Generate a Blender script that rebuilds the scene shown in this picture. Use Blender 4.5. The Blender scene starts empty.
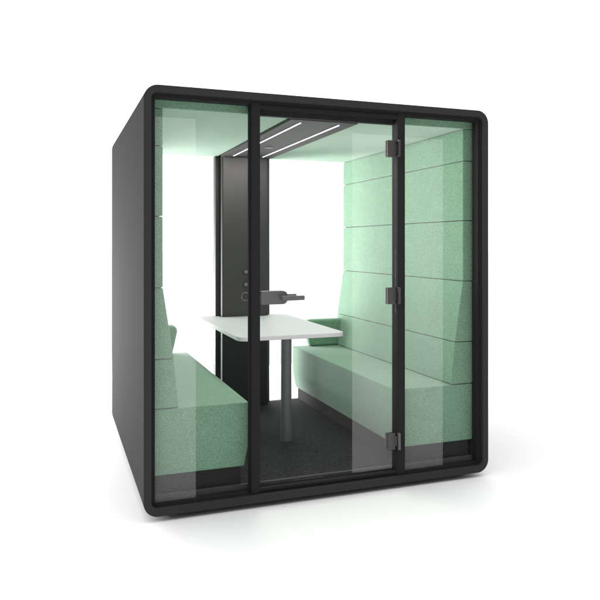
import bpy, bmesh, math
from mathutils import Vector, Matrix
C = bpy.context.scene.collection
PI = math.pi

# ------------------------------------------------------------------ materials
def new_mat(name):
    m = bpy.data.materials.new(name); m.use_nodes = True
    nt = m.node_tree; nt.nodes.clear()
    out = nt.nodes.new('ShaderNodeOutputMaterial')
    return m, nt, out

def coords(nt, scale=1.0):
    tc = nt.nodes.new('ShaderNodeTexCoord')
    mp = nt.nodes.new('ShaderNodeMapping'); mp.inputs['Scale'].default_value = (scale,)*3 if not isinstance(scale, tuple) else scale
    nt.links.new(tc.outputs['Object'], mp.inputs['Vector'])
    return mp.outputs['Vector']

def noise(nt, vec, scale, detail=3, rough=.6):
    n = nt.nodes.new('ShaderNodeTexNoise'); n.inputs['Scale'].default_value = scale
    n.inputs['Detail'].default_value = detail; n.inputs['Roughness'].default_value = rough
    nt.links.new(vec, n.inputs['Vector']); return n.outputs['Fac']

def ramp(nt, fac, stops):
    r = nt.nodes.new('ShaderNodeValToRGB')
    e = r.color_ramp.elements
    while len(e) < len(stops): e.new(.5)
    for k, (p, c) in zip(e, stops): k.position = p; k.color = (*c, 1)
    nt.links.new(fac, r.inputs['Fac']); return r.outputs['Color']

def bump(nt, h, strength, dist):
    b = nt.nodes.new('ShaderNodeBump'); b.inputs['Strength'].default_value = strength
    b.inputs['Distance'].default_value = dist; nt.links.new(h, b.inputs['Height']); return b.outputs['Normal']

def fabric(name, dark, mid, light, sheen=.4, scale=280):
    m, nt, out = new_mat(name)
    p = nt.nodes.new('ShaderNodeBsdfPrincipled')
    v = coords(nt)
    n1 = noise(nt, v, scale, 3, .8)             # heathered yarn
    n2 = noise(nt, v, 9, 3, .5)                # slow tonal drift
    col = ramp(nt, n1, [(.36, dark), (.5, mid), (.64, light)])
    mx = nt.nodes.new('ShaderNodeMix'); mx.data_type = 'RGBA'; mx.blend_type = 'MULTIPLY'
    mx.inputs[0].default_value = 1
    nt.links.new(col, mx.inputs[6])
    nt.links.new(ramp(nt, n2, [(.3, (.93, .93, .93)), (.7, (1, 1, 1))]), mx.inputs[7])
    nt.links.new(mx.outputs[2], p.inputs['Base Color'])
    p.inputs['Roughness'].default_value = .95
    p.inputs['Specular IOR Level'].default_value = .15
    p.inputs['Sheen Weight'].default_value = sheen
    p.inputs['Sheen Roughness'].default_value = .5
    p.inputs['Sheen Tint'].default_value = (1, 1, 1, 1)
    nt.links.new(bump(nt, noise(nt, v, 420, 2, .6), .12, .001), p.inputs['Normal'])
    nt.links.new(p.outputs[0], out.inputs[0]); return m

def metal(name, col, rough, spec=.5, metallic=0.0, grain=.06):
    m, nt, out = new_mat(name)
    p = nt.nodes.new('ShaderNodeBsdfPrincipled')
    v = coords(nt)
    c2 = tuple(x*(1+grain) for x in col); c1 = tuple(x*(1-grain) for x in col)
    nt.links.new(ramp(nt, noise(nt, v, 260, 2), [(.35, c1), (.65, c2)]), p.inputs['Base Color'])
    r = nt.nodes.new('ShaderNodeMapRange'); nt.links.new(noise(nt, v, 6, 3), r.inputs[0])
    r.inputs['To Min'].default_value = rough*.97; r.inputs['To Max'].default_value = min(1, rough*1.03)
    nt.links.new(r.outputs[0], p.inputs['Roughness'])
    p.inputs['Specular IOR Level'].default_value = spec
    p.inputs['Metallic'].default_value = metallic
    nt.links.new(bump(nt, noise(nt, v, 900, 1), .03, .0002), p.inputs['Normal'])
    nt.links.new(p.outputs[0], out.inputs[0]); return m

def emitter(name, col, s):
    m, nt, out = new_mat(name)
    e = nt.nodes.new('ShaderNodeEmission'); e.inputs[0].default_value = (*col, 1); e.inputs[1].default_value = s
    nt.links.new(e.outputs[0], out.inputs[0]); return m

def glass(name, refl, tint=(1, 1, 1)):
    m, nt, out = new_mat(name)
    t = nt.nodes.new('ShaderNodeBsdfTransparent'); t.inputs[0].default_value = (*tint, 1)
    g = nt.nodes.new('ShaderNodeBsdfGlossy'); g.inputs['Roughness'].default_value = .0
    g.inputs[0].default_value = (.95, 1, .97, 1)
    lw = nt.nodes.new('ShaderNodeLayerWeight'); lw.inputs[0].default_value = .5
    mr = nt.nodes.new('ShaderNodeMath'); mr.operation = 'POWER'; mr.inputs[1].default_value = 4
    nt.links.new(lw.outputs['Facing'], mr.inputs[0])
    ad = nt.nodes.new('ShaderNodeMath'); ad.operation = 'MULTIPLY_ADD'; ad.inputs[1].default_value = .10; ad.inputs[2].default_value = refl
    nt.links.new(mr.outputs[0], ad.inputs[0])
    mx = nt.nodes.new('ShaderNodeMixShader'); nt.links.new(ad.outputs[0], mx.inputs[0])
    nt.links.new(t.outputs[0], mx.inputs[1]); nt.links.new(g.outputs[0], mx.inputs[2])
    nt.links.new(mx.outputs[0], out.inputs[0]); return m

def painted_reflection(name, amount):  # imitates a reflection on glass by adding pale white to what lies behind
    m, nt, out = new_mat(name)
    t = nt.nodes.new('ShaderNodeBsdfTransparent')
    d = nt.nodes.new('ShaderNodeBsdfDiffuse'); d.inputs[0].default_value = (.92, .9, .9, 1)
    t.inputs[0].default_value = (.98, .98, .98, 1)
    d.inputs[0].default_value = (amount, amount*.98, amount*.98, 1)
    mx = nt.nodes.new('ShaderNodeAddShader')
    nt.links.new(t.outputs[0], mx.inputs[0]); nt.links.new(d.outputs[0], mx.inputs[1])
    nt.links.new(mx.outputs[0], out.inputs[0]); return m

M = {}
M['fabric'] = fabric('green_heather_fabric', (.065, .175, .095), (.155, .312, .20), (.33, .465, .35))
M['carpet'] = fabric('charcoal_carpet', (.003, .003, .004), (.016, .016, .018), (.055, .053, .058), .02, 120)
M['shell'] = metal('anthracite_powder_coat', (.042, .042, .043), 1.0, .04)
M['frame'] = metal('black_frame_coat', (.021, .021, .022), .8, .1)
M['dark'] = metal('black_inner_panel', (.018, .018, .018), .6)
M['plinth'] = metal('charcoal_plinth', (.026, .024, .025), .8, .15, grain=.02)
M['column'] = metal('satin_black_column', (.021, .0205, .020), .5)
M['strip'] = metal('grey_ceiling_panel', (.055, .055, .055), .75, .2)
M['handle'] = metal('grey_handle_metal', (.11, .11, .11), .5)
M['hinge'] = metal('dark_hinge_metal', (.055, .053, .052), .4)
M['leg'] = metal('graphite_leg', (.19, .19, .19), .42)
M['seal'] = metal('aluminium_threshold', (.05, .05, .05), .7, .3)
M['white'] = metal('white_laminate', (.85, .81, .84), .55, .12, grain=.01)
M['led'] = emitter('led_diffuser', (1, .96, .95), 390.0)
M['chrome'] = metal('ring_metal', (.35, .35, .34), .25, metallic=.8)
M['glass'] = glass('clear_glass', .0025)
M['edge'] = glass('glass_edge', .02, (.55, .7, .62))
M['painted_reflection'] = painted_reflection('pale_reflection', .054)

def floor_mat():
    m, nt, out = new_mat('white_studio_floor')
    p = nt.nodes.new('ShaderNodeBsdfPrincipled')
    v = coords(nt)
    nt.links.new(ramp(nt, noise(nt, v, 3, 3), [(.3, (.925, .925, .925)), (.7, (.935, .935, .935))]), p.inputs['Base Color'])
    p.inputs['Roughness'].default_value = .7; p.inputs['Specular IOR Level'].default_value = .2
    nt.links.new(p.outputs[0], out.inputs[0]); return m
M['floor'] = floor_mat()

# ------------------------------------------------------------------ mesh helpers
def link(name, bm, mat, parent=None, smooth=True, wn=True):
    bmesh.ops.recalc_face_normals(bm, faces=bm.faces)
    me = bpy.data.meshes.new(name); bm.to_mesh(me); bm.free()
    o = bpy.data.objects.new(name, me); C.objects.link(o)
    me.materials.append(M[mat])
    if smooth:
        for p in me.polygons: p.use_smooth = True
        me.set_sharp_from_angle(angle=math.radians(38))
        if wn:
            w = o.modifiers.new('wn', 'WEIGHTED_NORMAL'); w.keep_sharp = True
    if parent: o.parent = parent
    return o

def merge(dst, src):
    me = bpy.data.meshes.new('tmp'); src.to_mesh(me); src.free(); dst.from_mesh(me); bpy.data.meshes.remove(me)

def box(x0, x1, y0, y1, z0, z1, bev=0, seg=2):
    bm = bmesh.new()
    bmesh.ops.create_cube(bm, size=1)
    for v in bm.verts:
        v.co = Vector((x0 if v.co.x < 0 else x1, y0 if v.co.y < 0 else y1, z0 if v.co.z < 0 else z1))
    if bev: bmesh.ops.bevel(bm, geom=bm.edges[:], offset=bev, segments=seg, profile=.5, affect='EDGES')
    return bm

def prism(pts, axis, a0, a1, bev=0, seg=2):
    """polygon pts extruded along axis ('x','y','z') from a0 to a1"""
    bm = bmesh.new()
    def P(p, a):
        return {'x': (a, p[0], p[1]), 'y': (p[0], a, p[1]), 'z': (p[0], p[1], a)}[axis]
    f0 = [bm.verts.new(P(p, a0)) for p in pts]; f1 = [bm.verts.new(P(p, a1)) for p in pts]
    bm.faces.new(f0); bm.faces.new(f1[::-1])
    n = len(pts)
    for i in range(n): bm.faces.new((f0[i], f1[i], f1[(i+1) % n], f0[(i+1) % n]))
    bmesh.ops.recalc_face_normals(bm, faces=bm.faces)
    if bev:
        es = [e for e in bm.edges if e.calc_face_angle(0) > .5]
        bmesh.ops.bevel(bm, geom=es, offset=bev, segments=seg, profile=.5, affect='EDGES')
    return bm

def rpoly(pts, radii, n=6):
    """round the corners of a polygon"""
    out = []
    m = len(pts)
    for i, (p, r) in enumerate(zip(pts, radii)):
        p = Vector(p); a = Vector(pts[i-1]); b = Vector(pts[(i+1) % m])
        if r <= 0: out.append(tuple(p)); continue
        u = (a-p).normalized(); w = (b-p).normalized()
        ang = u.angle(w); d = r/math.tan(ang/2); c = p+(u+w).normalized()*(r/math.sin(ang/2))
        s = p+u*d-c; e = p+w*d-c
        t = s.angle(e); cr = s.x*e.y-s.y*e.x; sg = 1 if cr > 0 else -1
        for k in range(n+1):
            q = sg*t*k/n
            out.append((c.x+s.x*math.cos(q)-s.y*math.sin(q), c.y+s.x*math.sin(q)+s.y*math.cos(q)))
    return out

def rrect(x0, x1, z0, z1, r, n=10):
    return rpoly([(x0, z0), (x1, z0), (x1, z1), (x0, z1)], [r]*4, n)

def ring(outer, inner, y0, y1, bev_o=0, bev_i=0):
    """closed frame between two outlines of the same vertex count, extruded in y"""
    bm = bmesh.new(); n = len(outer)
    def loop(pts, y): return [bm.verts.new((p[0], y, p[1])) for p in pts]
    o0, o1, i0, i1 = loop(outer, y0), loop(outer, y1), loop(inner, y0), loop(inner, y1)
    for k in range(n):
        j = (k+1) % n
        bm.faces.new((o0[k], o0[j], i0[j], i0[k])); bm.faces.new((o1[j], o1[k], i1[k], i1[j]))
        bm.faces.new((o0[j], o0[k], o1[k], o1[j])); bm.faces.new((i0[k], i0[j], i1[j], i1[k]))
    if bev_o:
        s0 = set(o0)
        s1 = set(o1)
        es = [e for e in bm.edges if (e.verts[0] in s0 and e.verts[1] in s0) or (e.verts[0] in s1 and e.verts[1] in s1)]
        bmesh.ops.bevel(bm, geom=es, offset=bev_o, segments=3, profile=.5, affect='EDGES')
    return bm

def cyl(c, r, h, axis='z', n=40, bev=0, r2=None):
    bm = bmesh.new()
    bmesh.ops.create_cone(bm, cap_ends=True, segments=n, radius1=r, radius2=r if r2 is None else r2, depth=h)
    if axis == 'y': bmesh.ops.rotate(bm, verts=bm.verts, matrix=Matrix.Rotation(PI/2, 3, 'X'))
    if axis == 'x': bmesh.ops.rotate(bm, verts=bm.verts, matrix=Matrix.Rotation(PI/2, 3, 'Y'))
    bmesh.ops.translate(bm, verts=bm.verts, vec=c)
    if bev:
        es = [e for e in bm.edges if e.calc_face_angle(0) > 1]
        bmesh.ops.bevel(bm, geom=es, offset=bev, segments=2, profile=.5, affect='EDGES')
    return bm

def tag(o, label, cat, group=None):
    o['label'] = label; o['category'] = cat
    if group: o['group'] = group

def empty(name, loc, label, cat, group=None):
    o = bpy.data.objects.new(name, None); C.objects.link(o); o.location = loc
    o.empty_display_size = .2
    tag(o, label, cat, group); return o

def under(parent):
    """parent child meshes built in world coordinates under an Empty that is not at the origin"""
    inv = Matrix.Translation(parent.location).inverted()
    def f(name, bm, mat, par=None, **k):
        o = link(name, bm, mat, **k)
        if par is None:
            o.parent = parent; o.matrix_parent_inverse = inv
        else:
            o.parent = par
        return o
    return f

# ------------------------------------------------------------------ dimensions (metres)
XO, Z0, Z1, D = 1.08, .03, 2.33, 2.062      # outer half width, bottom, top, depth
T = .040                                      # shell thickness
XI, ZI0, ZI1 = XO-T, Z0+T+.004, Z1-T-.001
CF = .105                                     # carpet level
YF, YR = .11, 2.026                           # front / rear ends of the upholstery
CEIL = 2.222
FX = .963                                     # face of the wall padding

# ------------------------------------------------------------------ floor
fl = bmesh.new(); bmesh.ops.create_grid(fl, x_segments=2, y_segments=2, size=120)
floor = link('floor', fl, 'floor', smooth=False); floor['kind'] = 'structure'

# ------------------------------------------------------------------ booth
booth = empty('meeting_booth', (0, 1.03, 0),
              'dark grey office meeting booth with rounded glass front and green padded interior', 'meeting booth')
B = under(booth)

outer = rrect(-XO, XO, Z0, Z1, .078); inner = rrect(-XI, XI, ZI0, ZI1, .034)
B('shell', ring(outer, inner, .0, D, bev_o=.004), 'shell')
for sx in (-1, 1):
    for zz in (Z0, Z1):
        sg = 1 if zz == Z0 else -1
        xa = sx*(XO-.080); za = zz+sg*.080
        B('trim_joint', box(xa-.0005, xa+.0005, -.0003, .004, *sorted((zz+sg*.005, zz+sg*(T+.001)))), 'dark', smooth=False)
        B('trim_joint', box(*sorted((sx*(XO-.005), sx*(XO-T+.001))), -.0003, .004, za-.0005, za+.0005), 'dark', smooth=False)
B('base', box(-.95, .95, .09, 1.97, 0, Z0, .003), 'dark')

# front infill frame, set back 18 mm from the shell edge
YA, YB = .018, .066
def infill(y0, y1, w, wt, wb):
    o = rrect(-XI, XI, ZI0, ZI1, .034); i = rrect(-XI+w, XI-w, ZI0+wb, ZI1-wt, .006)
    return ring(o, i, y0, y1)
ff = infill(YA+.010, YB+.02, .022, .022, .012)
merge(ff, infill(YA, YA+.010, .010, .010, .005))
frame = B('front_frame', ff, 'frame', wn=False)
hd = box(-.434, .438, YA+.004, YB, 2.243, 2.2668, .0015)
merge(hd, box(-.434, .438, YB, .098, 2.216, 2.2668, .0015))
B('door_header', hd, 'frame')
B('door_sill', box(-.434, .438, YA+.004, YB-.012, .0861, .101, .0015), 'frame')
B('threshold', box(-XI+.023, XI-.023, .0865, .109, .075, .114, .004), 'seal')
for x0, x1 in ((-.484, -.4335), (.4375, .489)):
    mb = box(x0, x1, YA+.001, .092, .0795, 2.2785, .0025)
    if x0 < 0: merge(mb, box(x0-.008, x0+.004, .045, .070, .087, 2.266, .001))
    B('mullion', mb, 'frame')

def pane(name, x0, x1, z0, z1, y0, y1, mat='glass'):
    return B(name, box(x0, x1, y0, y1, z0, z1, 0), mat, smooth=False)
FZ0, FZ1 = .098, 2.158
pl = pane('window_pane', -1.0175, -.485, .0865, 2.2665, .052, .060)
B('reflection_strip', box(-1.017, -.793, .0495, .0515, .09, 2.168), 'painted_reflection', pl, smooth=False)  # painted reflection: pale strip added in front of the pane
pr = pane('window_pane', .4895, 1.0175, .0865, 2.2665, .052, .060)
B('reflection_strip', box(.4905, .774, .0495, .0515, .09, 2.139), 'painted_reflection', pr, smooth=False)
# door: a frameless glass leaf, its hinges, handle
door = pane('door', -.432, .4365, .1165, 2.240, .040, .050)
B('reflection_strip', box(.144, .409, .0375, .0395, .118, 2.142), 'painted_reflection', door, smooth=False)
hb = prism(rpoly([(-.427, 1.138), (-.268, 1.138), (-.268, 1.214), (-.427, 1.214)], [.004, .028, .028, .004], 8), 'y', .022, .0375, .003)
merge(hb, prism(rpoly([(-.427, 1.138), (-.268, 1.138), (-.268, 1.214), (-.427, 1.214)], [.004, .028, .028, .004], 8), 'y', .0525, .068, .003))
handle = B('handle_plate', hb, 'handle', door)
for ya, yb in ((.0215, -.018), (.0685, .108)):
    lv = cyl((-.303, (ya+yb)/2, 1.175), .014, abs(ya-yb), 'y', 28)
    s = 1 if yb > 0 else -1
    merge(lv, prism(rpoly([(-.317, 1.161), (-.183, 1.163), (-.183, 1.188), (-.317, 1.189)], [.012, .005, .005, .012], 6), 'y',
                    min(yb, yb+s*.012), max(yb, yb+s*.012), .003))
    B('lever', lv, 'handle', handle)
B('lock_keeper', box(-.4330, -.4285, .026, .038, 1.150, 1.200, .001), 'handle', door)
for zc in (2.062, 1.166, .281):
    h = box(.374, .428, .027, .0375, zc-.050, zc+.050, .003)
    merge(h, box(.374, .428, .0525, .062, zc-.050, zc+.050, .003))
    hg = B('hinge', h, 'hinge', door)
    kn = box(.428, .4365, .024, .040, zc-.028, zc+.028, .002)
    merge(kn, box(.437, .450, .002, .0188, zc-.049, zc+.053, .002))
    B('hinge_leaf', kn, 'handle' if zc < 1 else 'hinge', hg)

# rear wall frame and glazing
B('rear_frame', infill(D-.052, D-.006, .026, .03, .026), 'frame', wn=False)
for x0, x1 in ((-1.013, -.2405), (.2405, 1.013)):
    pane('rear_pane', x0, x1, .101, 2.258, D-.030, D-.022)

# carpet
B('carpet', box(-XI+.024, XI-.024, .1095, 2.0095, ZI0+.001, CF, .002), 'carpet')

# upholstered ceiling and wall panels
for s, xx in ((-1, (-XI+.002, -.216)), (1, (.216, XI-.002))):
    B('ceiling_panel', box(xx[0], xx[1], YF, YR, CEIL+.006, ZI1-.002, .006, 3), 'fabric')
B('ceiling_panel', box(-.2155, .2155, YF, YF+.02, CEIL+.006, ZI1-.002, .004, 3), 'fabric')
seams = [CEIL+.0055, 2.021, 1.634, 1.241]
for s in (-1, 1):
    for a, b in zip(seams[:-1], seams[1:]):
        B('wall_panel', box(*sorted((s*FX, s*(XI-.002))), YF, YR, b+.0022, a-.0022, .006, 3), 'fabric')
    B('panel_backing', box(*sorted((s*(XI-.0018), s*(FX+.022))), YF+.012, YR-.012, 1.26, 2.26), 'dark', smooth=False)

# ceiling service strip with lights
st = B('ceiling_strip', box(-.2145, .2145, .1095, 1.888, 2.212, 2.2279, .002), 'strip')
for x in (-.133, .117):
    B('light_housing', box(x-.012, x+.012, .165, 1.785, 2.2095, 2.2118, .0005), 'dark', st)
    B('light_line', box(x-.0027, x+.0027, .175, 1.775, 2.2070, 2.2094, .0008), 'led', st)
B('sensor', cyl((-.003, 1.23, 2.2085), .032, .006, 'z', 32, .002), 'handle', st)

# rear column with controls
cp = rpoly([(-.202, 1.892), (.202, 1.892), (.202, 1.975), (-.202, 1.975)], [.012, .012, 0, 0], 6)
col = B('column', prism(cp, 'z', CF+.0005, 2.2275), 'column')
B('column_flange', box(-.240, .240, 1.9755, 2.056, CF-.0, 2.2545, .003), 'dark')
for zc, r in ((1.247, .027), (1.141, .027), (1.038, .036)):
    kz = cyl((0, 1.8895, zc), r, .005, 'y', 40, .001)
    ringo = B('control_ring', kz, 'chrome' if r > .03 else 'dark', col)
    if r > .03:
        B('socket', cyl((0, 1.8855, zc), r-.004, .004, 'y', 40, .001), 'dark', ringo)
    else:
        B('knob', cyl((0, 1.8795, zc), .015, .016, 'y', 32, .002), 'handle', ringo)

# ------------------------------------------------------------------ benches
def bench(s, label):
    root = empty('bench', (s*.76, 1.03, CF), label, 'bench', 'upholstered benches facing each other across the table')
    U = under(root)
    def X(pts): return [(s*x, z) for x, z in pts]
    U('plinth', box(*sorted((s*.520, s*(XI-.03))), YF+.012, YR-.002, CF+.0005, .2095, .002), 'plinth')
    # seat: upright front face that slopes back near its foot
    U('seat', prism(X([(.472, .5735), (XI-.004, .5735), (XI-.004, .2105), (.500, .2105), (.472, .35)]), 'y', YF, YR, .007, 3), 'fabric')
    U('backrest', prism(X([(.9035, .8465), (XI-.004, .8465), (XI-.004, .5775), (.876, .5775)]), 'y', YF, YR, .006, 3), 'fabric')
    U('backrest', prism(X([(.963, 1.2395), (XI-.004, 1.2395), (XI-.004, .8505), (.9035, .8505)]), 'y', YF, YR, .006, 3), 'fabric')
    arm = rpoly(X([(.606, .5750), (.553, .812), (.930, .812), (.900, .5750)]), [.02, .05, .004, .004], 8)
    U('armrest', prism(arm, 'y', 1.942, YR-.001, .022, 4), 'fabric')
    return root
bench(-1, 'green upholstered bench behind the left window, its seat end nearest the dark side wall')
bench(1, 'green upholstered bench seen at full length through the glass door, along the right wall')

# ------------------------------------------------------------------ table
tb = empty('table', (0, .84, CF), 'white rectangular table with rounded corners on a single round grey leg', 'table')
U = under(tb)
tp = rpoly([(-.392, .640), (.374, .640), (.374, 2.006), (.208, 2.006), (.208, 1.886), (-.208, 1.886), (-.208, 2.006), (-.392, 2.006)],
           [.06, .07, .03, 0, 0, 0, 0, .03], 10)
U('tabletop', prism(tp, 'z', .843, .871, .003, 2), 'white')
lg = cyl((.005, .845, (CF+.8425)/2), .038, .8425-CF-.001, 'z', 48)
U('leg', lg, 'leg')
U('leg_collar', cyl((.005, .845, .836), .06, .010, 'z', 48, .001), 'dark')

# ------------------------------------------------------------------ studio light
w = bpy.data.worlds.new('World'); bpy.context.scene.world = w; w.use_nodes = True
nt = w.node_tree; nt.nodes.clear()
out = nt.nodes.new('ShaderNodeOutputWorld'); bg = nt.nodes.new('ShaderNodeBackground')
tc = nt.nodes.new('ShaderNodeTexCoord')
dt = nt.nodes.new('ShaderNodeVectorMath'); dt.operation = 'DOT_PRODUCT'
dt.inputs[1].default_value = Vector((-.10, .74, .66)).normalized()
nt.links.new(tc.outputs['Generated'], dt.inputs[0])
mr = nt.nodes.new('ShaderNodeMapRange'); mr.interpolation_type = 'SMOOTHSTEP'
mr.inputs['From Min'].default_value = -.35; mr.inputs['From Max'].default_value = .45
mr.inputs['To Min'].default_value = .25; mr.inputs['To Max'].default_value = 1.3
nt.links.new(dt.outputs['Value'], mr.inputs[0])
# extra world brightness added behind the booth to light its interior
d2 = nt.nodes.new('ShaderNodeVectorMath'); d2.operation = 'DOT_PRODUCT'
d2.inputs[1].default_value = Vector((.05, 1, .12)).normalized()
nt.links.new(tc.outputs['Generated'], d2.inputs[0])
m2 = nt.nodes.new('ShaderNodeMapRange'); m2.interpolation_type = 'SMOOTHSTEP'
m2.inputs['From Min'].default_value = .25; m2.inputs['From Max'].default_value = .85
m2.inputs['To Min'].default_value = 0; m2.inputs['To Max'].default_value = .55
nt.links.new(d2.outputs['Value'], m2.inputs[0])
sm = nt.nodes.new('ShaderNodeMath'); sm.operation = 'ADD'
nt.links.new(mr.outputs[0], sm.inputs[0]); nt.links.new(m2.outputs[0], sm.inputs[1])
nt.links.new(sm.outputs[0], bg.inputs['Strength'])
bg.inputs[0].default_value = (1, 1, 1, 1)
nt.links.new(bg.outputs[0], out.inputs[0])

def area(name, loc, target, sx, sy, power):
    l = bpy.data.lights.new(name, 'AREA'); l.shape = 'RECTANGLE'; l.size = sx; l.size_y = sy; l.energy = power
    o = bpy.data.objects.new(name, l); C.objects.link(o); o.location = loc
    o.rotation_euler = (Vector(target)-Vector(loc)).to_track_quat('-Z', 'Y').to_euler()
    return o
area('fill_rear', (.1, 4.4, .46), (.1, 1.0, 1.6), 2.3, .85, 72)  # added fill lamp, low and aimed up to brighten ceiling and walls
area('softbox_rear_left', (-2.4, 4.6, .75), (.9, .8, 1.2), 2.2, 1.3, 255)
area('fill_overhead_front', (-.3, -2.6, 5.2), (-.3, -2.4, 0), 7, 3.4, 42).data.spread = math.radians(100)  # added fill lamp out of view, whitens the floor in front

# ------------------------------------------------------------------ camera
cam = bpy.data.cameras.new('camera'); co = bpy.data.objects.new('camera', cam); C.objects.link(co)
co.location = (-1.5263, -3.6119, 1.4794)
co.rotation_euler = (PI/2, 0, -math.radians(20.14))
cam.sensor_width = 36; cam.lens = 671.8/600*36
cam.shift_y = -(300-244.4)/600
cam.clip_end = 500
sc = bpy.context.scene
sc.camera = co
sc.view_settings.view_transform = 'Standard'; sc.view_settings.look = 'None'
sc.view_settings.exposure = 0; sc.view_settings.gamma = 1
sc.render.engine = 'CYCLES'
sc.cycles.use_denoising = True; sc.cycles.denoising_prefilter = 'ACCURATE'
sc.cycles.max_bounces = 12; sc.cycles.diffuse_bounces = 6; sc.cycles.transparent_max_bounces = 32
sc.cycles.sample_clamp_indirect = 6; sc.cycles.sample_clamp_direct = 5
sc.cycles.caustics_reflective = False
